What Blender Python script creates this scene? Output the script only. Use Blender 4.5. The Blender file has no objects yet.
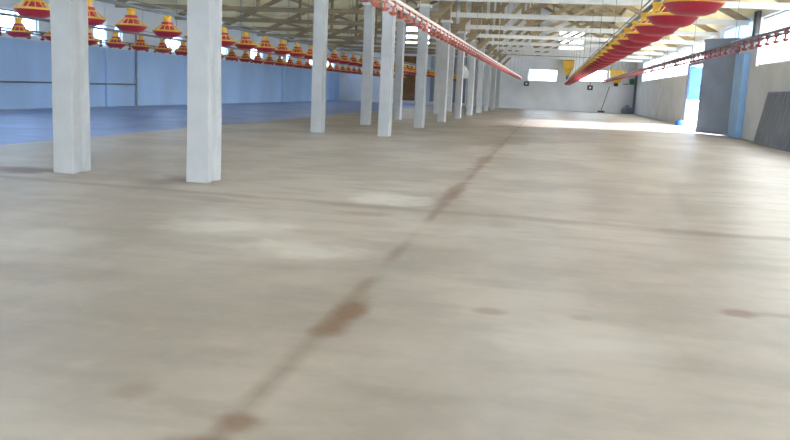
import bpy, bmesh, math, random
from mathutils import Vector, Matrix
random.seed(7)
S = bpy.context.scene
COL = S.collection

# ------------------------------------------------------------------ materials
def mat(name, color, rough=0.6, metal=0.0, var=0.12, scale=6.0, bump=0.0, spec=0.4, stretch=(1, 1, 1)):
    m = bpy.data.materials.new(name); m.use_nodes = True
    nt = m.node_tree; b = nt.nodes['Principled BSDF']
    b.inputs['Roughness'].default_value = rough
    b.inputs['Metallic'].default_value = metal
    b.inputs['Specular IOR Level'].default_value = spec
    tc = nt.nodes.new('ShaderNodeTexCoord')
    mp = nt.nodes.new('ShaderNodeMapping'); mp.inputs['Scale'].default_value = stretch
    nz = nt.nodes.new('ShaderNodeTexNoise'); nz.inputs['Scale'].default_value = scale
    nz.inputs['Detail'].default_value = 4
    nt.links.new(tc.outputs['Object'], mp.inputs[0]); nt.links.new(mp.outputs[0], nz.inputs['Vector'])
    r = nt.nodes.new('ShaderNodeMapRange')
    r.inputs['From Min'].default_value = 0.3; r.inputs['From Max'].default_value = 0.7
    r.inputs['To Min'].default_value = 1 - var; r.inputs['To Max'].default_value = 1 + var
    nt.links.new(nz.outputs['Fac'], r.inputs['Value'])
    mx = nt.nodes.new('ShaderNodeVectorMath'); mx.operation = 'SCALE'
    mx.inputs[0].default_value = color
    nt.links.new(r.outputs[0], mx.inputs['Scale'])
    nt.links.new(mx.outputs[0], b.inputs['Base Color'])
    if bump:
        bp = nt.nodes.new('ShaderNodeBump'); bp.inputs['Strength'].default_value = bump
        bp.inputs['Distance'].default_value = 0.02
        nt.links.new(nz.outputs['Fac'], bp.inputs['Height']); nt.links.new(bp.outputs[0], b.inputs['Normal'])
    return m

M = dict(
    wall_white=mat('wall_limewash', (.74, .77, .83), .85, var=.08, scale=1.2, bump=.1),
    wall_blue_cast=mat('wall_limewash_blue_cast', (.44, .64, .98), .75, var=.12, scale=.7, bump=.1, stretch=(1, 1, .4)),  # white limewash with the bluish daylight painted into its colour
    wall_far=mat('far_wall_limewash', (.74, .77, .84), .85, var=.09, scale=.9, bump=.1),
    gable=mat('gable_plaster', (.42, .41, .39), .9, var=.14, scale=1.0),
    column=mat('column_whitewash', (.47, .485, .51), .8, var=.07, scale=5, bump=.15),
    roof=mat('roof_sheet', (.80, .73, .45), .9, var=.2, scale=1.6, stretch=(1, .35, 1)),
    wood=mat('timber', (.34, .27, .17), .8, var=.25, scale=4, stretch=(.5, 4, 4)),
    tie=mat('white_painted_steel', (.72, .73, .74), .5, var=.06),
    galv=mat('galvanised_pipe', (.20, .24, .30), .45, .5, var=.1),
    rail=mat('pale_rail', (.70, .62, .60), .5, var=.05),
    darkrail=mat('grey_rail', (.20, .20, .24), .5, var=.05),
    red=mat('red_plastic', (.46, .022, .055), .42, var=.08),
    pink=mat('cup_plastic', (.52, .13, .10), .5, var=.1),
    yellow=mat('yellow_plastic', (.72, .43, .045), .45, var=.08),
    frame=mat('window_frame_paint', (.60, .62, .64), .6, var=.05),
    steel_blue=mat('door_steel_grey_blue', (.27, .33, .43), .55, var=.1, scale=2),
    blue=mat('blue_paint', (.04, .15, .46), .5, var=.08, scale=3),
    pale_blue=mat('pale_blue_lit', (.34, .58, .95), .6, var=.08, scale=3),
    grey_panel=mat('grey_plastic', (.24, .27, .33), .6, var=.12, scale=4),
    frame_blue=mat('door_frame_dark_blue', (.09, .12, .20), .6, var=.1),
    cup_red=mat('cup_faded_red', (.30, .055, .06), .55, var=.1),
    dark=mat('dark_plastic', (.05, .05, .06), .5, var=.1),
    brown=mat('brown_board', (.26, .13, .06), .75, var=.2, scale=3),
    white=mat('white_plastic', (.80, .81, .82), .45, var=.04),
    green=mat('green_plastic', (.10, .26, .15), .5, var=.1),
    cord=mat('cord', (.25, .24, .22), .8, var=.05),
    ground=mat('yard_concrete', (.62, .60, .56), .9, var=.1, scale=1.5),
)

def pane_mat(name, kind):
    m = bpy.data.materials.new(name); m.use_nodes = True
    nt = m.node_tree; nt.nodes.clear()
    out = nt.nodes.new('ShaderNodeOutputMaterial')
    mix = nt.nodes.new('ShaderNodeMixShader')
    if kind == 'clear':
        a = nt.nodes.new('ShaderNodeBsdfTransparent'); a.inputs[0].default_value = (.96, .98, 1, 1)
        b = nt.nodes.new('ShaderNodeBsdfGlossy'); b.inputs['Roughness'].default_value = .05
        mix.inputs[0].default_value = .05
    else:
        a = nt.nodes.new('ShaderNodeBsdfTranslucent'); a.inputs[0].default_value = (.93, .94, .95, 1)
        b = nt.nodes.new('ShaderNodeBsdfDiffuse'); b.inputs[0].default_value = (.8, .8, .8, 1)
        nz = nt.nodes.new('ShaderNodeTexNoise'); nz.inputs['Scale'].default_value = 3
        r = nt.nodes.new('ShaderNodeMapRange'); r.inputs['To Min'].default_value = .02; r.inputs['To Max'].default_value = .15
        nt.links.new(nz.outputs['Fac'], r.inputs['Value']); nt.links.new(r.outputs[0], mix.inputs[0])
    nt.links.new(a.outputs[0], mix.inputs[1]); nt.links.new(b.outputs[0], mix.inputs[2])
    nt.links.new(mix.outputs[0], out.inputs[0])
    return m
def two_tone(m, upper, z0):
    nt = m.node_tree; b = nt.nodes['Principled BSDF']; src = b.inputs['Base Color'].links[0].from_socket
    tc = nt.nodes.new('ShaderNodeTexCoord'); sp = nt.nodes.new('ShaderNodeSeparateXYZ'); nt.links.new(tc.outputs['Object'], sp.inputs[0])
    r = nt.nodes.new('ShaderNodeMath'); r.operation = 'GREATER_THAN'; r.inputs[1].default_value = z0; nt.links.new(sp.outputs['Z'], r.inputs[0])
    mx = nt.nodes.new('ShaderNodeMix'); mx.data_type = 'RGBA'; nt.links.new(r.outputs[0], mx.inputs['Factor'])
    c = [q for q in mx.inputs if q.type == 'RGBA']; nt.links.new(src, c[0]); c[1].default_value = (*upper, 1)
    nt.links.new([q for q in mx.outputs if q.type == 'RGBA'][0], b.inputs['Base Color'])
two_tone(M['wall_blue_cast'], (.66, .72, .80), 1.70)
M['clear'] = pane_mat('clear_glass', 'clear')
M['milky'] = pane_mat('milky_sheet', 'milky')
M['milky_blue'] = pane_mat('milky_blue_sheet', 'milky')
for n_ in M['milky_blue'].node_tree.nodes:
    if n_.type == 'BSDF_TRANSLUCENT': n_.inputs[0].default_value = (.42, .52, .64, 1)

def floor_mat(name, light, dark, rough, marks=True):
    m = bpy.data.materials.new(name); m.use_nodes = True
    nt = m.node_tree; N = nt.nodes; L = nt.links
    b = N['Principled BSDF']; b.inputs['Roughness'].default_value = rough
    b.inputs['Specular IOR Level'].default_value = .35
    tc = N.new('ShaderNodeTexCoord'); P = tc.outputs['Object']
    def noise(scale, detail=5, stretch=None, rgh=.55):
        n = N.new('ShaderNodeTexNoise'); n.inputs['Scale'].default_value = scale
        n.inputs['Detail'].default_value = detail; n.inputs['Roughness'].default_value = rgh
        if stretch:
            mp = N.new('ShaderNodeMapping'); mp.inputs['Scale'].default_value = stretch
            L.new(P, mp.inputs[0]); L.new(mp.outputs[0], n.inputs['Vector'])
        else: L.new(P, n.inputs['Vector'])
        return n.outputs['Fac']
    def rng(v, a, c, lo=0., hi=1.):
        r = N.new('ShaderNodeMapRange'); r.interpolation_type = 'SMOOTHSTEP'
        r.inputs['From Min'].default_value = a; r.inputs['From Max'].default_value = c
        r.inputs['To Min'].default_value = lo; r.inputs['To Max'].default_value = hi
        L.new(v, r.inputs['Value']); return r.outputs[0]
    def math_(op, a, c=None):
        n = N.new('ShaderNodeMath'); n.operation = op
        for i, x in enumerate((a, c)):
            if x is None: continue
            if isinstance(x, (int, float)): n.inputs[i].default_value = x
            else: L.new(x, n.inputs[i])
        return n.outputs[0]
    def mix(fac, a, c):
        n = N.new('ShaderNodeMix'); n.data_type = 'RGBA'
        L.new(fac, n.inputs['Factor'])
        for i, x in (('A', a), ('B', c)):
            s = [q for q in n.inputs if q.name == i and q.type == 'RGBA'][0]
            if isinstance(x, tuple): s.default_value = (*x, 1)
            else: L.new(x, s)
        return [q for q in n.outputs if q.type == 'RGBA'][0]
    c = mix(rng(noise(.75, 6, (1, .7, 1)), .38, .60), dark, light)
    c = mix(rng(noise(2.6, 6, (.6, 1.6, 1)), .42, .70, 0, .5), c, tuple(x * .82 for x in dark))
    c = mix(rng(noise(9, 3), .5, .8, 0, .2), c, tuple(min(1, x * 1.15) for x in light))
    if marks:
        wob = math_('MULTIPLY', math_('SUBTRACT', noise(3.0, 4), .5), .22)
        fine = math_('MULTIPLY', math_('SUBTRACT', noise(7.0, 4), .5), .10)
        sp = N.new('ShaderNodeSeparateXYZ'); L.new(P, sp.inputs[0])
        x, y = sp.outputs[0], sp.outputs[1]
        # pale scuffed patches
        def blob(px, py, rx, ry, soft=.55, wobble=2.4):
            dx = math_('DIVIDE', math_('SUBTRACT', x, px), rx)
            dy = math_('DIVIDE', math_('SUBTRACT', y, py), ry)
            d = math_('SQRT', math_('ADD', math_('MULTIPLY', dx, dx), math_('MULTIPLY', dy, dy)))
            d = math_('ADD', d, math_('MULTIPLY', wob, wobble * 3))
            return rng(d, 1.0, 1.0 - soft, 0, 1)
        for px, py, rx, ry, s in [(-1.28, 4.15, .42, .34, .55), (-1.95, 4.7, .55, .42, .5), (-1.25, 6.4, .48, .5, .6),
                                  (-.3, 5.2, .5, .4, .25), (-2.6, 3.9, .4, .4, .3), (.25, 3.0, .5, .3, .25)]:
            c = mix(math_('MULTIPLY', blob(px, py, rx, ry, .8), s), c, (.72, .68, .63))
        # lengthwise joint with dirt, cross joint with dirt
        dl = math_('ABSOLUTE', math_('SUBTRACT', math_('ADD', x, math_('MULTIPLY', fine, .25)), -.77))
        along = rng(noise(1.1, 3, (0, 1, 0)), .38, .60, .1, 1)
        c = mix(math_('MULTIPLY', rng(dl, .06, .012, 0, .55), along), c, (.20, .135, .085))
        c = mix(math_('MULTIPLY', rng(dl, .014, .004, 0, .32), along), c, (.22, .17, .13))
        dc = math_('ABSOLUTE', math_('SUBTRACT', math_('ADD', y, math_('ADD', math_('MULTIPLY', x, .05), wob)), 5.86))
        ac = rng(noise(.8, 3, (1, 0, 0)), .3, .6, .3, 1)
        c = mix(math_('MULTIPLY', rng(dc, .14, .02, 0, .75), ac), c, (.25, .19, .14))
        # rusty and brown stains where something stood
        for px, py, rx, ry, s in [(-.735, 3.0, .10, .36, .95), (-.76, 1.92, .10, .10, .8), (-.82, 1.74, .14, .10, .7), (-1.12, 2.05, .09, .10, .35),
                                  (-.19, 3.25, .10, .08, .5), (.19, 3.28, .07, .06, .3), (.87, 3.6, .11, .09, .75), (1.05, 3.62, .22, .06, .4),
                                  (-.78, 7.2, .12, 1.3, .7), (-.8, 10.5, .14, 1.9, .65), (-.8, 13.8, .16, 2.2, .45),
                                  (-4.72, 6.62, .55, .34, 1.0), (-4.6, 6.55, .3, .22, .6), (-3.2, 6.5, .5, .3, .45), (-1.2, 5.55, .3, .12, .4), (1.1, 5.75, .5, .16, .45),
                                  (.45, 6.6, .5, .3, .25), (-2.2, 3.2, .6, .25, .2), (1.0, 8.1, .7, .5, .25), (-2.4, 5.7, .6, .18, .4)]:
            c = mix(math_('MULTIPLY', blob(px, py, rx, ry, .75), s), c, (.20, .115, .07))
    L.new(c, b.inputs['Base Color'])
    bp = N.new('ShaderNodeBump'); bp.inputs['Strength'].default_value = .12; bp.inputs['Distance'].default_value = .01
    L.new(noise(18, 4), bp.inputs['Height']); L.new(bp.outputs[0], b.inputs['Normal'])
    return m
M['floor'] = floor_mat('worn_concrete', (.465, .405, .358), (.34, .292, .253), .42)
M['floor_left'] = floor_mat('concrete_blue_cast', (.27, .36, .66), (.19, .26, .52), .42, marks=False)  # left floor concrete, blue of the side light mixed into the colour

# ------------------------------------------------------------------ mesh helpers
def box(bm, x0, x1, y0, y1, z0, z1):
    v = [bm.verts.new(p) for p in ((x0, y0, z0), (x1, y0, z0), (x1, y1, z0), (x0, y1, z0), (x0, y0, z1), (x1, y0, z1), (x1, y1, z1), (x0, y1, z1))]
    for f in ((3, 2, 1, 0), (4, 5, 6, 7), (0, 1, 5, 4), (1, 2, 6, 5), (2, 3, 7, 6), (3, 0, 4, 7)):
        bm.faces.new([v[i] for i in f])
    return v

def bar(bm, a, b, w, h, up=(0, 0, 1)):
    a, b = Vector(a), Vector(b); d = (b - a).normalized(); up = Vector(up)
    s = d.cross(up)
    if s.length < 1e-4: s = d.cross(Vector((0, 1, 0)))
    s.normalize(); u = s.cross(d)
    r = []
    for p in (a, b):
        r.append([bm.verts.new(p + s * (w / 2 * i) + u * (h / 2 * j)) for i, j in ((-1, -1), (1, -1), (1, 1), (-1, 1))])
    bm.faces.new(r[0][::-1]); bm.faces.new(r[1])
    for i in range(4): bm.faces.new((r[0][i], r[0][(i + 1) % 4], r[1][(i + 1) % 4], r[1][i]))

def tube(bm, pts, rad, n=8):
    rings = []
    pts = [Vector(p) for p in pts]
    for i, p in enumerate(pts):
        d = (pts[min(i + 1, len(pts) - 1)] - pts[max(i - 1, 0)]).normalized()
        ref = Vector((0, 0, 1)) if abs(d.z) < .9 else Vector((0, 1, 0))
        s = d.cross(ref).normalized(); u = s.cross(d)
        rr = rad[i] if isinstance(rad, (list, tuple)) else rad
        rings.append([bm.verts.new(p + (s * math.cos(t) + u * math.sin(t)) * rr) for t in [2 * math.pi * k / n for k in range(n)]])
    for a, b in zip(rings, rings[1:]):
        for k in range(n): bm.faces.new((a[k], a[(k + 1) % n], b[(k + 1) % n], b[k]))
    bm.faces.new(rings[0][::-1]); bm.faces.new(rings[-1])

def lathe(bm, prof, n=24, off=(0, 0, 0), close=True):
    rings = []
    for r, z in prof:
        rings.append([bm.verts.new((off[0] + r * math.cos(2 * math.pi * k / n), off[1] + r * math.sin(2 * math.pi * k / n), off[2] + z)) for k in range(n)])
    for a, b in zip(rings, rings[1:]):
        for k in range(n): bm.faces.new((a[k], a[(k + 1) % n], b[(k + 1) % n], b[k]))
    if close:
        bm.faces.new(rings[0][::-1]); bm.faces.new(rings[-1])

def obj(name, bm, m, parent=None, smooth=False, bevel=0):
    bmesh.ops.recalc_face_normals(bm, faces=bm.faces[:])
    me = bpy.data.meshes.new(name); bm.to_mesh(me); bm.free()
    if smooth:
        for p in me.polygons: p.use_smooth = True
    me.materials.append(M[m] if isinstance(m, str) else m)
    o = bpy.data.objects.new(name, me); COL.objects.link(o)
    if parent: o.parent = parent
    if smooth:
        e = o.modifiers.new('edge', 'EDGE_SPLIT'); e.split_angle = math.radians(40)
    if bevel:
        bv = o.modifiers.new('bevel', 'BEVEL'); bv.width = bevel; bv.segments = 2
    return o

def tag(o, label, cat, group=None):
    o['label'] = label; o['category'] = cat
    if group: o['group'] = group
    return o
def thing(name, label, cat, loc=(0, 0, 0), group=None):
    o = bpy.data.objects.new(name, None); COL.objects.link(o); o.location = loc
    return tag(o, label, cat, group)
def struct(name, bm, m, parent=None, label=None, **k):
    o = obj(name, bm, m, parent, **k)
    if parent is None: o['kind'] = 'structure'
    if label: o['label'] = label
    return o
def dup(root, loc, label, group=None):
    r = root.copy(); COL.objects.link(r); r.location = loc; r['label'] = label
    if group: r['group'] = group
    for ch in list(root.children):
        c = ch.copy(); COL.objects.link(c); c.parent = r
        for g in ch.children:
            d = g.copy(); COL.objects.link(d); d.parent = c
    return r
ORD = ['nearest', 'second', 'third', 'fourth', 'fifth', 'sixth', 'seventh', 'eighth', 'ninth', 'tenth', 'eleventh', 'twelfth', 'thirteenth',
       'fourteenth', 'fifteenth', 'sixteenth', 'seventeenth', 'eighteenth', 'nineteenth', 'twentieth']

# ------------------------------------------------------------------ dimensions
XL, XR, YB, YF = -13.2, 5.0, -6.0, 50.0
XM, ZE, ZR = -3.9, 3.2, 7.6          # ridge position, eaves and ridge heights
XSTEP = -6.55
def roof_z(x):
    return ZE + (ZR - ZE) * ((XR - x) / (XR - XM) if x > XM else (x - XL) / (XM - XL))
BAYS = [14.8 + 4.08 * k for k in range(9)]

def wall_cells(us, zs, holes, place, t):
    """solid wall on a grid with openings; only outer faces; place(u, w, z) -> point, w in 0..t"""
    us = sorted(set(us + [u for h in holes for u in h[:2]])); zs = sorted(set(zs + [z for h in holes for z in h[2:]]))
    def solid(i, j):
        if i < 0 or j < 0 or i >= len(us) - 1 or j >= len(zs) - 1: return False
        u, z = (us[i] + us[i + 1]) / 2, (zs[j] + zs[j + 1]) / 2
        return not any(h[0] < u < h[1] and h[2] < z < h[3] for h in holes)
    bm = bmesh.new(); vs = {}
    def V(i, j, w):
        if (i, j, w) not in vs: vs[(i, j, w)] = bm.verts.new(place(us[i], w * t, zs[j]))
        return vs[(i, j, w)]
    for i in range(len(us) - 1):
        for j in range(len(zs) - 1):
            if not solid(i, j): continue
            bm.faces.new([V(i, j, 0), V(i + 1, j, 0), V(i + 1, j + 1, 0), V(i, j + 1, 0)])
            bm.faces.new([V(i, j, 1), V(i, j + 1, 1), V(i + 1, j + 1, 1), V(i + 1, j, 1)])
            for di, dj, e in ((-1, 0, ((0, 0), (0, 1))), (1, 0, ((1, 0), (1, 1))), (0, -1, ((0, 0), (1, 0))), (0, 1, ((0, 1), (1, 1)))):
                if not solid(i + di, j + dj):
                    (a, b), (c, d) = e
                    bm.faces.new([V(i + a, j + b, 0), V(i + c, j + d, 0), V(i + c, j + d, 1), V(i + a, j + b, 1)])
    return bm

# openings (start, end, sill, head)
WIN_L = [(0.5 + 4.2 * k, 2.1 + 4.2 * k, 1.78, 2.40) for k in range(-1, 12)]
WIN_L = [(s + .35, e + .35, a, b) for s, e, a, b in WIN_L]
WIN_R = [(-4.6, -1.0, 1.84, 3.02), (1.8, 5.4, 1.84, 3.02), (5.9, 9.5, 1.84, 3.02), (10.0, 13.6, 1.84, 3.02), (14.1, 17.7, 1.84, 3.02), (18.1, 21.7, 1.84, 3.02)] + \
        [(27.2, 31.4, 2.34, 2.98), (31.75, 35.0, 1.86, 2.96), (35.35, 39.1, 1.86, 2.96), (39.45, 43.2, 1.86, 2.96), (43.55, 47.3, 1.86, 2.96)]
DOOR = (24.3, 31.6, 0.0, 2.18)
TRANSOM = (22.35, 26.6, 2.62, 3.10)
WIN_F = [(-1.37, .36, 1.70, 2.42), (1.66, 3.28, 1.78, 2.52)]
LOUV = [(.3, 1.74, 3.62, 4.72), (-9.2, -8.32, 3.65, 4.77), (-8.14, -7.55, 3.65, 4.60)]
T = .22
struct('wall_left', wall_cells([YB, YF], [-.3, ZE], WIN_L, lambda u, w, z: (XL - w, u, z), T), 'wall_blue_cast')
struct('wall_right', wall_cells([YB, YF], [-.3, ZE], WIN_R + [(DOOR[0], DOOR[1], 0, DOOR[3]), TRANSOM], lambda u, w, z: (XR + w, u, z), T), 'wall_white')
def gable_cut(bm):
    for x0, z0, x1, z1 in ((XL, ZE, XM, ZR), (XM, ZR, XR, ZE)):
        n = Vector((-(z1 - z0), 0, x1 - x0)).normalized()
        g = bmesh.ops.bisect_plane(bm, geom=bm.verts[:] + bm.edges[:] + bm.faces[:], plane_co=Vector((x0, 0, z0)) + n * .01, plane_no=n, clear_outer=True)
    return bm
FH = [h for h in WIN_F] + LOUV
struct('wall_far', gable_cut(wall_cells([XL, XM, XR], [-.3, 3.16, ZR + .2], FH, lambda u, w, z: (u, YF + w, z), T)), 'wall_far')
struct('wall_back', gable_cut(wall_cells([XL, XM, XR], [-.3, ZR + .2], [(-3.6, 3.2, 0, 2.8)], lambda u, w, z: (u, YB - w, z), T)), 'wall_white')  # unseen doorway opening added as a daylight source behind the camera
bm = bmesh.new(); box(bm, XL, XR, YF - .10, YF - .002, 3.10, 3.22); struct('trim_1', bm, 'grey_panel', label='dark beam across the far wall at eaves height')
bm = bmesh.new(); box(bm, -12.6, -6.6, YF - .06, YF - .002, 0, .17); struct('light_strip_far', bm, 'white', label='white strip standing for light along the left foot of the far wall')  # white strip stands in for the bright light at the wall foot

# floor
bm = bmesh.new(); box(bm, XSTEP, XR + T, YB - T, YF, -.3, 0); struct('floor', bm, 'floor')
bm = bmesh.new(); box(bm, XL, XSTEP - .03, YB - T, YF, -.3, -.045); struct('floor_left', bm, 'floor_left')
bm = bmesh.new(); box(bm, -120, 140, -60, 160, -.5, -.302); struct('ground', bm, 'ground')
bm = bmesh.new(); box(bm, XR + T, 40, -20, 70, -.3, -.02); struct('ground_yard', bm, 'ground')

# roof slopes with purlins and added unseen milky panels that brighten the near floor
ADDED_LIGHTS = [(4.5, 7.5), (10.0, 13.0)]
for nm, x0, x1, xe in (('ceiling_right', XM, XR + .7, XR), ('ceiling_left', XM, XL - .7, XL)):
    sl = (ZE - ZR) / (xe - XM)
    zz = lambda x: ZR + (x - XM) * sl
    xs = [x0, XM + (xe - XM) * .41, XM + (xe - XM) * .50, x1]
    ys = sorted([YB - .8 + .95 * k for k in range(61)] + [q for p in ADDED_LIGHTS for q in p])
    bm = bmesh.new()
    lo = [[bm.verts.new((x, y, zz(x))) for x in xs] for y in ys]; hi = [[bm.verts.new((x, y, zz(x) + .12)) for x in xs] for y in ys]
    hole = lambda k, i: i == 1 and any(p[0] - .001 < (ys[k] + ys[k + 1]) / 2 < p[1] for p in ADDED_LIGHTS)
    K = len(ys) - 1
    inside = lambda k, i: 0 <= k < K and 0 <= i < 3 and not hole(k, i)
    for k in range(K):
        for i in range(3):
            if hole(k, i): continue
            bm.faces.new((lo[k][i], lo[k][i+1], lo[k+1][i+1], lo[k+1][i])); bm.faces.new((hi[k][i], hi[k+1][i], hi[k+1][i+1], hi[k][i+1]))
            for dk, di, e in ((-1, 0, ((0, 0), (0, 1))), (1, 0, ((1, 0), (1, 1))), (0, -1, ((0, 0), (1, 0))), (0, 1, ((0, 1), (1, 1)))):
                if not inside(k + dk, i + di):
                    (a, b), (c, d) = e
                    bm.faces.new((lo[k+a][i+b], lo[k+c][i+d], hi[k+c][i+d], hi[k+a][i+b]))
    c = struct(nm, bm, 'roof')
    for p in ADDED_LIGHTS:
        bm = bmesh.new()
        v = [bm.verts.new((x, y, zz(x) + dz)) for dz in (.05, .056) for x, y in ((xs[1], p[0]), (xs[2], p[0]), (xs[2], p[1]), (xs[1], p[1]))]
        for f in ((0, 1, 2, 3), (7, 6, 5, 4), (0, 4, 5, 1), (1, 5, 6, 2), (2, 6, 7, 3), (3, 7, 4, 0)): bm.faces.new([v[i] for i in f])
        obj('added_roof_light', bm, 'milky', c)
    for q in range(6):
        x = XM + (xe - XM) * (q + .7) / 6.4
        bm = bmesh.new(); bar(bm, (x, YB, zz(x) - .06), (x, YF - .01, zz(x) - .06), .07, .11)
        obj('purlin', bm, 'wood', c)

# ------------------------------------------------------------------ windows
wn = 0
def window(place, u0, u1, z0, z1, pane, muls=0, bars=0, fr='frame', w=.05, bw=.03):
    """frame in the opening, a pane, mullions and glazing bars"""
    global wn; wn += 1
    def b4(bm, a, b, c, d, t0, t1):
        vs = [Vector(place(u, t, z)) for u in (a, b) for t in (t0, t1) for z in (c, d)]
        lo = [min(v[i] for v in vs) for i in range(3)]; hi = [max(v[i] for v in vs) for i in range(3)]
        box(bm, lo[0], hi[0], lo[1], hi[1], lo[2], hi[2])
    bm = bmesh.new()
    b4(bm, u0, u0 + w, z0, z1, .06, .14); b4(bm, u1 - w, u1, z0, z1, .06, .14)
    b4(bm, u0 + w, u1 - w, z0, z0 + w, .06, .14); b4(bm, u0 + w, u1 - w, z1 - w, z1, .06, .14)
    f = struct('window_%d' % wn, bm, fr)
    bm = bmesh.new(); b4(bm, u0 + w, u1 - w, z0 + w, z1 - w, .10, .104); obj('pane', bm, pane, f)
    for k in range(muls):
        u = u0 + (u1 - u0) * (k + 1) / (muls + 1)
        bm = bmesh.new(); b4(bm, u - bw / 2, u + bw / 2, z0 + w, z1 - w, .07, .13); obj('mullion', bm, fr, f)
    for k in range(bars):
        z = z0 + (z1 - z0) * (k + 1) / (bars + 1)
        bm = bmesh.new(); b4(bm, u0 + w, u1 - w, z - bw / 2, z + bw / 2, .065, .135); obj('glazing_bar', bm, fr, f)
    return f
pl = lambda u, t, z: (XL - t, u, z)
pr = lambda u, t, z: (XR + t, u, z)
pf = lambda u, t, z: (u, YF + t, z)
for h in WIN_L: window(pl, *h, 'clear', 1, 0)
for h in WIN_R: window(pr, *h, 'milky', 3 if h[0] > 25 else 0, 0)
window(pr, *TRANSOM, 'milky_blue', 1, 0)
for h in WIN_F: window(pf, *h, 'clear', 0, 0)
for h in LOUV: window(pf, *h, 'clear', 0, 2, w=.03, bw=.04)

# ------------------------------------------------------------------ doors
bm = bmesh.new()
box(bm, XR - .05, XR - .002, DOOR[1], DOOR[1] + .12, 0, DOOR[3] + .08); box(bm, XR - .05, XR - .002, DOOR[0] - .1, DOOR[0], 0, DOOR[3] + .08)
box(bm, XR - .05, XR - .002, DOOR[0], DOOR[1], DOOR[3], DOOR[3] + .08)
d1 = struct('door_1', bm, 'frame_blue', label='dark frame of the open doorway in the right wall')
# near leaf, swung into the barn towards the viewer
def leaf(name, p0, p1, z0, z1, th, m, ribs, label, ribm):
    a, b = Vector((*p0, 0)), Vector((*p1, 0)); d = (b - a).normalized()
    bm = bmesh.new(); bar(bm, a + Vector((0, 0, (z0 + z1) / 2)), b + Vector((0, 0, (z0 + z1) / 2)), th, z1 - z0)
    o = struct(name, bm, m, bevel=.008, label=label)
    nrm = Vector((d.y, -d.x, 0));
    if nrm.y > 0: nrm = -nrm
    for z in (z0 + .06, (z0 + z1) / 2, z1 - .06):
        bm = bmesh.new(); bar(bm, a + nrm * (th / 2 + .012) + Vector((0, 0, z)), b + nrm * (th / 2 + .012) + Vector((0, 0, z)), .03, .07); obj('rail', bm, ribm, o)
    return o, a, b, nrm
d2, a, b, nrm = leaf('door_2', (XR - .06, 23.55), (4.22, 24.45), .02, 2.66, .05, 'steel_blue', 3, 'grey-blue steel door leaf swung open into the barn', 'steel_blue')
bm = bmesh.new(); tube(bm, [b + nrm * .03 + (a - b).normalized() * .08 + Vector((0, 0, .95)), b + nrm * .09 + (a - b).normalized() * .08 + Vector((0, 0, .97)), b + nrm * .09 + (a - b).normalized() * .08 + Vector((0, 0, 1.15)), b + nrm * .03 + (a - b).normalized() * .08 + Vector((0, 0, 1.17))], .012)
obj('door_handle', bm, 'dark', d2)
for z in (.4, 1.4, 2.4):
    bm = bmesh.new(); tube(bm, [a + Vector((.02, -.02, z - .08)), a + Vector((.02, -.02, z + .08))], .018); obj('hinge', bm, 'dark', d2)
# far leaf: upper half only, hinged on the far jamb and open outwards
d3, a, b, nrm = leaf('door_3', (XR + .01, DOOR[1] - .08), (XR + 2.4, DOOR[1] - .02), .95, 2.15, .05, 'blue', 3, 'blue upper half-leaf of the far door, open outwards', 'blue')
# pilaster beside the leaf, blue light painted into its colour, and bands
bm = bmesh.new(); box(bm, XR - .16, XR - .001, 22.35, 23.35, 0, 2.2); struct('trim_2', bm, 'pale_blue', label='pale blue-lit pilaster on the right wall beside the door leaf', bevel=.01)
bm = bmesh.new(); box(bm, XR - .24, XR - .001, 22.1, 24.0, 2.5, 2.56); struct('trim_3', bm, 'white', label='white ledge above the blue-lit pilaster', bevel=.005)
# left wall pilasters and conduit
n_ = 4
for y in [BAYS[2], BAYS[4], BAYS[6]]:
    bm = bmesh.new(); box(bm, XL + .001, XL + .07, y - .55, y - .05, -.045, ZE - .02); struct('trim_%d' % n_, bm, 'wall_blue_cast'); n_ += 1
bm = bmesh.new(); tube(bm, [(XL + .06, 12, .62), (XL + .06, 24.1, .64)], .022); tag(obj('water_pipe', bm, 'galv'), 'dark thin pipe run level along the left wall', 'pipe')
bm = bmesh.new(); tube(bm, [(XL + .06, 24.2, -.045), (XL + .06, 24.2, 2.3)], .035); tag(obj('down_pipe', bm, 'galv'), 'dark upright pipe on the left wall between windows', 'pipe')
bm = bmesh.new(); tube(bm, [(XR - .08, YF - .08, 0), (XR - .08, YF - .08, 2.3)], .06)
tag(obj('drain_pipe', bm, 'grey_panel', smooth=True), 'dark upright pipe in the far right corner', 'pipe')
bm = bmesh.new(); box(bm, -7.35, -5.15, YF - .08, YF - .002, .17, 2.95); o = struct('door_5', bm, 'steel_blue', label='dark blue-grey door in the far wall behind the columns')
for z in (.35, 1.5, 2.75):
    bm = bmesh.new(); box(bm, -7.3, -5.2, YF - .11, YF - .08, z - .06, z + .06); obj('rail', bm, 'steel_blue', o)
bm = bmesh.new(); box(bm, XR - .10, XR - .002, 21.72, 22.05, 2.3, 3.19); struct('trim_10', bm, 'dark', label='dark short post high on the right wall beside the near window')
bm = bmesh.new(); box(bm, -9.5, -8.3, YF - .08, YF - .002, .17, 2.9); o = struct('door_4', bm, 'brown', label='brown board door in the far wall at left')
for x in (-9.44, -8.9, -8.36):
    bm = bmesh.new(); box(bm, x - .05, x + .05, YF - .11, YF - .08, .2, 2.87); obj('batten', bm, 'brown', o)

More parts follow.
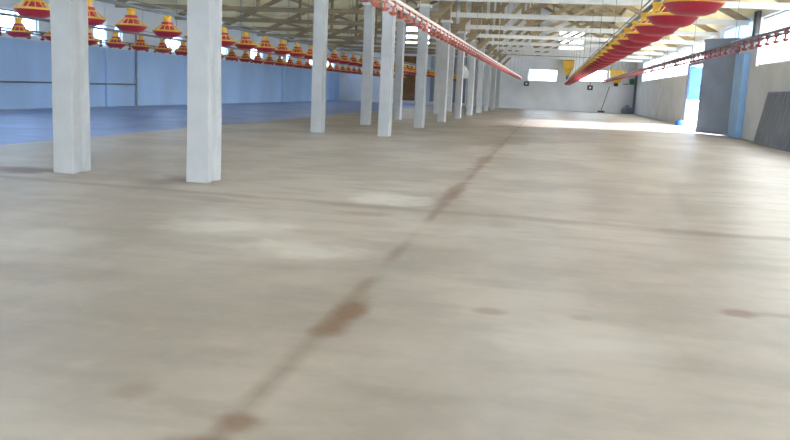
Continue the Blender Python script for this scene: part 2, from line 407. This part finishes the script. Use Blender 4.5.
# ------------------------------------------------------------------ columns
def column_shaft(h=2.78):
    w, d, fl, wb = .205, .28, .08, .09           # flange width, depth, flange thickness, web
    ring = [(-w/2, -d/2), (w/2, -d/2), (w/2, -d/2+fl), (wb/2+.03, -d/2+fl+.025), (wb/2+.03, d/2-fl-.025), (w/2, d/2-fl), (w/2, d/2),
            (-w/2, d/2), (-w/2, d/2-fl), (-wb/2-.03, d/2-fl-.025), (-wb/2-.03, -d/2+fl+.025), (-w/2, -d/2+fl)]
    bm = bmesh.new(); rs = []
    zs = [0, .03, .5, 1.0, 1.5, 2.0, 2.5, h]
    for z in zs:
        j = lambda: random.uniform(-.004, .004)
        rs.append([bm.verts.new((x + j(), y + j(), z)) for x, y in ring])
    for a, b in zip(rs, rs[1:]):
        for k in range(12): bm.faces.new((a[k], a[(k+1) % 12], b[(k+1) % 12], b[k]))
    bm.faces.new(rs[0][::-1]); bm.faces.new(rs[-1])
    return bm
cols = [6.72] + BAYS
proto = None
for X, row in ((-3.0, 'right-hand'), (-4.3, 'left-hand')):
    for k, y in enumerate(cols):
        lab = 'whitewashed grooved concrete column, %s%s in the %s row' % (ORD[k], '' if k == 0 else ' from the camera', row)
        if X < -4 and k == 0: lab = 'whitewashed grooved concrete column, nearest in the left-hand row, brown stain at its foot'
        if proto is None:
            proto = thing('concrete_column', lab, 'column', (X, y, 0), 'whitewashed columns along the barn')
            obj('shaft', column_shaft(), 'column', proto, bevel=.006)
            bm = bmesh.new(); box(bm, -.15, .15, -.18, .18, 2.78, 2.84); obj('cap_plate', bm, 'tie', proto)
        else:
            dup(proto, (X, y, 0), lab, 'whitewashed columns along the barn')

# ------------------------------------------------------------------ roof trusses (one above each pair of columns)
def truss():
    t = thing('roof_truss', '', 'roof truss', (0, 0, 0), 'roof trusses across the barn')
    def part(n, a, b, w, h, m):
        bm = bmesh.new(); bar(bm, a, b, w, h); obj(n, bm, m, t)
    ro = .20
    part('rafter', (XR - .02, 0, roof_z(XR - .02) - ro), (XM, 0, ZR - ro), .09, .16, 'wood')
    part('rafter', (XL + .02, 0, roof_z(XL + .02) - ro), (XM, 0, ZR - ro), .09, .16, 'wood')
    part('tie_beam', (-2.9, 0, 3.0), (XR - .01, 0, 3.0), .10, .13, 'tie')
    part('tie_beam', (XL + .01, 0, 3.0), (-4.4, 0, 3.0), .10, .13, 'wood')
    part('tie_beam', (-4.4, 0, 3.0), (-2.9, 0, 3.0), .12, .16, 'wood')
    for x in (-3.0, -4.3):
        part('post', (x, 0, 2.84), (x, 0, roof_z(x) - ro - .05), .18, .18, 'wood')
    part('knee_brace', (-2.95, .10, 2.35), (-.9, .10, 4.6), .06, .14, 'wood')
    part('strut', (-.9, 0, 3.06), (-.9, 0, roof_z(-.9) - ro), .08, .12, 'wood')
    part('strut', (-.9, 0, 3.06), (2.0, 0, roof_z(2.0) - ro), .07, .12, 'wood')
    part('strut', (-8.6, 0, 3.06), (-8.6, 0, roof_z(-8.6) - ro), .08, .12, 'wood')
    return t
tp = truss()
for k, y in enumerate(BAYS):
    lab = 'timber roof truss with white tie beam on the %s column pair from the camera' % ORD[k + 1]
    if k == 0: tp.location = (0, y, 0); tp['label'] = lab
    else: dup(tp, (0, y, 0), lab)

# ------------------------------------------------------------------ feeder lines
def feeder_pipe(X, y0, y1, z, label):
    t = thing('feeder_pipe', label, 'feeder pipe', (X, 0, z), 'feeder pipes hung from the roof')
    bm = bmesh.new(); tube(bm, [(0, y0, 0), (0, y1, 0)], .024, 10); obj('auger_tube', bm, 'galv', t, smooth=True)
    bm = bmesh.new(); bar(bm, (0, y0, .075), (0, y1, .075), .012, .012); obj('guard_wire', bm, 'galv', t)
    y = y0 + 1.5
    while y < y1:
        bm = bmesh.new(); tube(bm, [(0, y, 0), (0, y, roof_z(X) - z - .02)], .006, 5); obj('suspension_cord', bm, 'cord', t)
        y += 4.08
    return t
feeder_pipe(.95, -4, 48.95, 1.84, 'steel feeder pipe carrying the right-hand row of red pans')
feeder_pipe(-5.5, -4, 49.0, 1.81, 'steel feeder pipe just left of the columns carrying red pans')
feeder_pipe(-8.7, -4, 49.0, 1.79, 'steel feeder pipe nearer the left wall carrying red pans')

def make_pan():
    t = thing('feeder_pan', '', 'feeder pan')
    # pan origin at the pipe axis; hangs .33 below
    bm = bmesh.new()
    lathe(bm, [(.02, -.335), (.10, -.335), (.155, -.315), (.20, -.265), (.206, -.262), (.206, -.256), (.198, -.256), (.15, -.300), (.09, -.318), (.02, -.318)], 28)
    obj('dish', bm, 'red', t, smooth=True)
    bm = bmesh.new()                       # yellow rim and ribbed grille
    lathe(bm, [(.185, -.262), (.212, -.258), (.214, -.244), (.20, -.236), (.180, -.240)], 28, close=False)
    for k in range(14):
        a = 2 * math.pi * k / 14
        bar(bm, (.195 * math.cos(a), .195 * math.sin(a), -.242), (.098 * math.cos(a), .098 * math.sin(a), -.165), .008, .008)
    lathe(bm, [(.088, -.178), (.102, -.168), (.096, -.155), (.08, -.158)], 20, close=False)
    obj('grille', bm, 'yellow', t, smooth=True)
    bm = bmesh.new(); lathe(bm, [(.13, -.30), (.11, -.22), (.088, -.165), (.08, -.12), (.045, -.112)], 20); obj('feed_cone', bm, 'red', t, smooth=True)
    bm = bmesh.new(); lathe(bm, [(.056, -.125), (.052, -.06), (.062, -.05), (.062, -.03), (.03, -.025)], 16); obj('drop_tube', bm, 'yellow', t, smooth=True)
    return t
pan = make_pan(); used = False
for X, z, ys, where, grp in (
        (.95, 1.84, [5.15 + 1.0 * k for k in range(44)], 'right-hand feeder line', 'feeder pans on the right-hand line'),
        (-5.5, 1.81, [7.95 + 1.025 * k for k in range(40)], 'feeder line left of the columns', 'feeder pans on the middle line'),
        (-8.7, 1.79, [12.15 + 1.015 * k for k in range(36)], 'feeder line nearer the left wall', 'feeder pans on the left line')):
    for k, y in enumerate(ys):
        if k < 20: lab = 'red feeder pan, %s%s on the %s' % (ORD[k], '' if k == 0 else ' from the camera', where)
        else: lab = 'small distant feeder pan far along the %s' % where
        if not used:
            pan.location = (X, y, z); pan['label'] = lab; pan['group'] = grp; used = True
        else: dup(pan, (X, y, z), lab, grp)

# ------------------------------------------------------------------ nipple drinker lines
def drinker(X, z, y0, y1, rail, label, step):
    t = thing('drinker_line', label, 'drinker line', (X, 0, z))
    bm = bmesh.new(); box(bm, -.03, .03, y0, y1, .0, .035); obj('support_rail', bm, rail, t)
    bm = bmesh.new(); tube(bm, [(0, y0, -.035), (0, y1, -.035)], .02, 8); obj('water_pipe', bm, 'rail' if rail == 'rail' else 'darkrail', t, smooth=True)
    me = None
    n = int((y1 - y0) / step)
    for k in range(min(n, 98)):
        y = y0 + .2 + k * step
        if me is None:
            bm = bmesh.new()
            box(bm, -.028, .028, -.03, .03, -.06, .002)
            tube(bm, [(0, 0, -.05), (0, 0, -.105)], .013, 6)
            lathe(bm, [(.012, -.150), (.03, -.145), (.05, -.118), (.052, -.112), (.046, -.112), (.02, -.135)], 12, close=False)
            box(bm, -.007, .007, .012, .046, -.125, -.05)
            o = obj('drip_cup', bm, 'pink' if rail == 'rail' else 'cup_red', t); me = o.data
        else:
            o = bpy.data.objects.new('drip_cup', me); COL.objects.link(o); o.parent = t
        o.location = (0, y, 0)
    y = y0 + 2
    while y < y1:
        bm = bmesh.new(); tube(bm, [(0, y, .02), (0, y, roof_z(X) - z - .02)], .005, 5); obj('suspension_cord', bm, 'cord', t)
        y += 4.08
    return t
drinker(-1.75, 1.83, 4.5, 49.4, 'rail', 'pale drinker line with reddish drip cups hung right of the columns', .46)
drinker(3.0, 1.885, 4.5, 49.4, 'darkrail', 'dark drinker line with red drip cups hung along the right wall', .46)

drinker(-10.8, 1.72, 6.0, 49.4, 'darkrail', 'dark drinker line with red drip cups nearest the left wall', .46)

# ------------------------------------------------------------------ hoppers and small things at the far end
def hopper(x, y, z0, w, h, label):
    t = thing('feed_hopper', label, 'hopper', (x, y, z0), 'yellow feed hoppers at the far end')
    bm = bmesh.new(); rs = []
    for s, z in ((.16, .22 * h), (.5, .62 * h), (.5, h - .03), (.54, h - .03), (.54, h), (.46, h), (.46, .64 * h), (.13, .25 * h)):
        q = s * w; rs.append([bm.verts.new((i * q, j * q, z)) for i, j in ((-1, -1), (1, -1), (1, 1), (-1, 1))])
    for a, b in zip(rs, rs[1:]):
        for k in range(4): bm.faces.new((a[k], a[(k+1) % 4], b[(k+1) % 4], b[k]))
    bm.faces.new(rs[0]); bm.faces.new(rs[-1])
    obj('bin', bm, 'yellow', t)
    bm = bmesh.new(); tube(bm, [(0, 0, .24 * h), (0, 0, .02)], .10 * w + .04, 12); obj('spout', bm, 'dark', t)
    bm = bmesh.new()
    for i, j in ((-1, -1), (1, -1), (1, 1), (-1, 1)): tube(bm, [(i * .5 * w, j * .5 * w, h - .02), (0, 0, h + .9)], .006, 5)
    tube(bm, [(0, 0, h + .9), (0, 0, roof_z(x) - z0 - .02)], .008, 5)
    obj('hanging_chain', bm, 'cord', t)
    return t
hopper(.95, 49.4, 1.84, .62, 1.15, 'yellow feed hopper above the far end of the right-hand feeder line')
hopper(3.75, 49.2, 1.55, .85, .95, 'wide yellow feed hopper near the right end of the far wall')

t = thing('water_jug', 'white plastic jug fixed to the far wall beside the wide yellow hopper', 'jug', (4.36, YF - .16, 1.75))
bm = bmesh.new(); lathe(bm, [(.02, 0), (.13, 0), (.15, .03), (.15, .38), (.12, .46), (.05, .52), (.05, .56)], 20); obj('body', bm, 'white', t, smooth=True)
bm = bmesh.new(); lathe(bm, [(.06, .55), (.06, .60), (.02, .61)], 14); obj('cap', bm, 'blue', t, smooth=True)
bm = bmesh.new(); box(bm, -.16, .16, -.14, .158, -.04, 0); obj('bracket', bm, 'dark', t)
bm = bmesh.new(); box(bm, 4.58, 4.84, YF - .2, YF - .002, 1.72, 2.05)
tag(obj('control_box', bm, 'green', bevel=.02), 'green box on the far wall beside the white jug', 'box')
def regulator(x, z, label):
    t = thing('pressure_regulator', label, 'regulator', (x, YF - .12, z), 'dark regulators on the far wall')
    bm = bmesh.new(); box(bm, -.16, .16, -.1, .118, -.14, .14); obj('body', bm, 'dark', t, bevel=.03)
    bm = bmesh.new(); tube(bm, [(0, 0, .12), (0, 0, .75)], .02, 8); obj('standpipe', bm, 'galv', t)
    bm = bmesh.new(); tube(bm, [(0, -.1, 0), (0, -.16, 0)], .06, 12); obj('dial', bm, 'white', t)
regulator(-1.45, 1.52, 'dark regulator box at the far end of the pale drinker line')
regulator(2.32, 1.44, 'dark regulator box under the right window of the far wall')
t = thing('broom', 'dark pole leaning on the far wall right of the regulator', 'broom', (0, 0, 0))
bm = bmesh.new(); tube(bm, [(3.05, YF - .45, .1), (3.45, YF - .03, 1.55)], .02, 8); obj('handle', bm, 'dark', t)
bm = bmesh.new(); bar(bm, (2.85, YF - .46, .06), (3.25, YF - .46, .06), .08, .12); obj('head', bm, 'brown', t)
def sack(name, x, y, r, h, m, label, cat, seed):
    rnd = random.Random(seed); bm = bmesh.new()
    prof = [(r * .75, 0), (r * .98, h * .12), (r, h * .4), (r * .85, h * .68), (r * .45, h * .85), (r * .2, h * .92), (r * .32, h)]
    n = 18; ph = [rnd.uniform(0, 6.28) for _ in range(3)]; rs = []
    for q, z in prof:
        rs.append([bm.verts.new((q * (1 + .12 * math.sin(3 * a + ph[0] + z * 4) + .07 * math.sin(7 * a + ph[1])) * math.cos(a),
                                 q * .8 * (1 + .12 * math.sin(3 * a + ph[0]) + .07 * math.sin(5 * a + ph[2])) * math.sin(a), z)) for a in [2 * math.pi * k / n for k in range(n)]])
    for a, b in zip(rs, rs[1:]):
        for k in range(n): bm.faces.new((a[k], a[(k+1) % n], b[(k+1) % n], b[k]))
    bm.faces.new(rs[0][::-1]); bm.faces.new(rs[-1])
    o = obj(name, bm, m, smooth=True); o.location = (x, y, 0); tag(o, label, cat)
    return o
sack('feed_sack', 4.5, 49.3, .34, .5, 'grey_panel', 'dark tied sack on the floor in the far right corner', 'sack', 1)
sack('plastic_sack', 4.80, 31.3, .17, .22, 'blue', 'bright blue plastic sack on the floor by the open doorway', 'sack', 2)
t = thing('hanging_bag', 'white bag hanging on cord among the far columns', 'bag', (-3.72, 35.2, 1.45))
bm = bmesh.new(); lathe(bm, [(.02, 0), (.16, .01), (.22, .12), (.19, .32), (.08, .46), (.03, .5), (.06, .55)], 16); obj('bag', bm, 'white', t, smooth=True)
bm = bmesh.new(); tube(bm, [(0, 0, .5), (0, 0, 2.92 - .08 - 1.45 + .02)], .008, 5); obj('cord', bm, 'cord', t)

# leaning grey slatted floor panels by the right wall
def slat_panel(y0, y1, xb, label):
    t = thing('slatted_panel', label, 'panel', (xb, y0, 0), 'grey slatted panels leaning on the right wall')
    W = y1 - y0; Hh = 1.2; ang = math.atan2(XR - .03 - xb - .05, Hh)
    def P(u, v, w): # along wall, up, out
        return Vector((v * math.sin(ang) - w * math.cos(ang), u, v * math.cos(ang) + w * math.sin(ang) + .0))
    bm = bmesh.new()
    def bx(bm, u0, u1, v0, v1, w0, w1):
        vs = [bm.verts.new(P(u, v, w)) for u, v, w in ((u0, v0, w0), (u1, v0, w0), (u1, v1, w0), (u0, v1, w0), (u0, v0, w1), (u1, v0, w1), (u1, v1, w1), (u0, v1, w1))]
        for f in ((3, 2, 1, 0), (4, 5, 6, 7), (0, 1, 5, 4), (1, 2, 6, 5), (2, 3, 7, 6), (3, 0, 4, 7)): bm.faces.new([vs[i] for i in f])
    n = 7
    for k in range(n):
        u = W * k / n; bx(bm, u + .02, u + W / n - .02, .03, Hh - .03, .0, .035)
    obj('slats', bm, 'grey_panel', t)
    bm = bmesh.new()
    bx(bm, 0, W, 0, .06, -.02, .045); bx(bm, 0, W, Hh - .06, Hh, -.02, .045); bx(bm, 0, W, Hh / 2 - .03, Hh / 2 + .03, -.03, .0); bx(bm, 0, .03, 0, Hh, -.02, .04); bx(bm, W - .03, W, 0, Hh, -.02, .04)
    obj('frame', bm, 'grey_panel', t)
slat_panel(18.45, 19.75, 4.72, 'grey slatted panel leaning on the right wall, farthest of the stack')
slat_panel(17.1, 18.42, 4.72, 'grey slatted panel leaning on the right wall, middle of the stack')
slat_panel(15.7, 17.05, 4.72, 'grey slatted panel leaning on the right wall, nearest of the stack')

# ------------------------------------------------------------------ light
def portal(loc, rot, sx, sy):
    l = bpy.data.lights.new('sky_portal', 'AREA'); l.shape = 'RECTANGLE'; l.size = sx; l.size_y = sy
    l.cycles.is_portal = True
    o = bpy.data.objects.new('sky_portal', l); COL.objects.link(o); o.location = loc; o.rotation_euler = rot
H = math.pi / 2
for a, b, c, d in WIN_L: portal((XL - T - .05, (a + b) / 2, (c + d) / 2), (0, -H, 0), d - c, b - a)
for a, b, c, d in WIN_F + LOUV: portal(((a + b) / 2, YF + T + .05, (c + d) / 2), (-H, 0, 0), b - a, d - c)
portal((XR + T + .05, (DOOR[0] + DOOR[1]) / 2, DOOR[3] / 2), (0, H, 0), DOOR[3], DOOR[1] - DOOR[0])
portal((-.2, YB - T - .05, 1.4), (H, 0, 0), 6.8, 2.8)

sun = bpy.data.lights.new('sun', 'SUN'); sun.energy = 16; sun.angle = math.radians(9); sun.color = (1, .99, .98)
so = bpy.data.objects.new('sun', sun); COL.objects.link(so)
el = math.radians(20); az = Vector((-1, -.28, 0)).normalized()
so.rotation_euler = (Vector((az.x * math.cos(el), az.y * math.cos(el), -math.sin(el)))).to_track_quat('-Z', 'Y').to_euler()

w = bpy.data.worlds.new('sky'); S.world = w; w.use_nodes = True
nt = w.node_tree; bg = nt.nodes['Background']
tc = nt.nodes.new('ShaderNodeTexCoord'); sp = nt.nodes.new('ShaderNodeSeparateXYZ'); nt.links.new(tc.outputs['Generated'], sp.inputs[0])
rp = nt.nodes.new('ShaderNodeValToRGB'); mr = nt.nodes.new('ShaderNodeMapRange'); mr.inputs['From Min'].default_value = -1; mr.inputs['From Max'].default_value = 1
nt.links.new(sp.outputs['X'], mr.inputs['Value']); nt.links.new(mr.outputs[0], rp.inputs[0])
rp.color_ramp.elements[0].color = (.32, .60, 1.0, 1); rp.color_ramp.elements[0].position = .15
rp.color_ramp.elements[1].color = (.86, .94, 1.0, 1); rp.color_ramp.elements[1].position = .6
nt.links.new(rp.outputs[0], bg.inputs[0]); bg.inputs[1].default_value = 11.0

# ------------------------------------------------------------------ camera
f, W, Hh = 800., 790, 440
d = Vector((550 - W / 2, 95 - Hh / 2, f)).normalized()
up = Vector((1, .045, 0)).cross(d).normalized()
if up.y > 0: up = -up
xx = d.cross(up)
R = Matrix((xx, d, up))                      # camera (right, down, forward) -> world
right, down, fwd = R.col[0], R.col[1], R.col[2]
cam = bpy.data.cameras.new('camera'); co = bpy.data.objects.new('camera', cam); COL.objects.link(co)
cam.sensor_width = 36; cam.lens = f / W * 36; cam.clip_start = .05; cam.clip_end = 500
m3 = Matrix((right, -down, -fwd)).transposed()
co.matrix_world = Matrix.Translation((0, 0, .9)) @ m3.to_4x4()
S.camera = co
S.view_settings.view_transform = 'Standard'; S.view_settings.look = 'None'
S.view_settings.gamma = 1; S.view_settings.use_curve_mapping = False
S.view_settings.exposure = 0.7
S.cycles.max_bounces = 10; S.cycles.diffuse_bounces = 7; S.cycles.transparent_max_bounces = 8
S.cycles.sample_clamp_indirect = 8
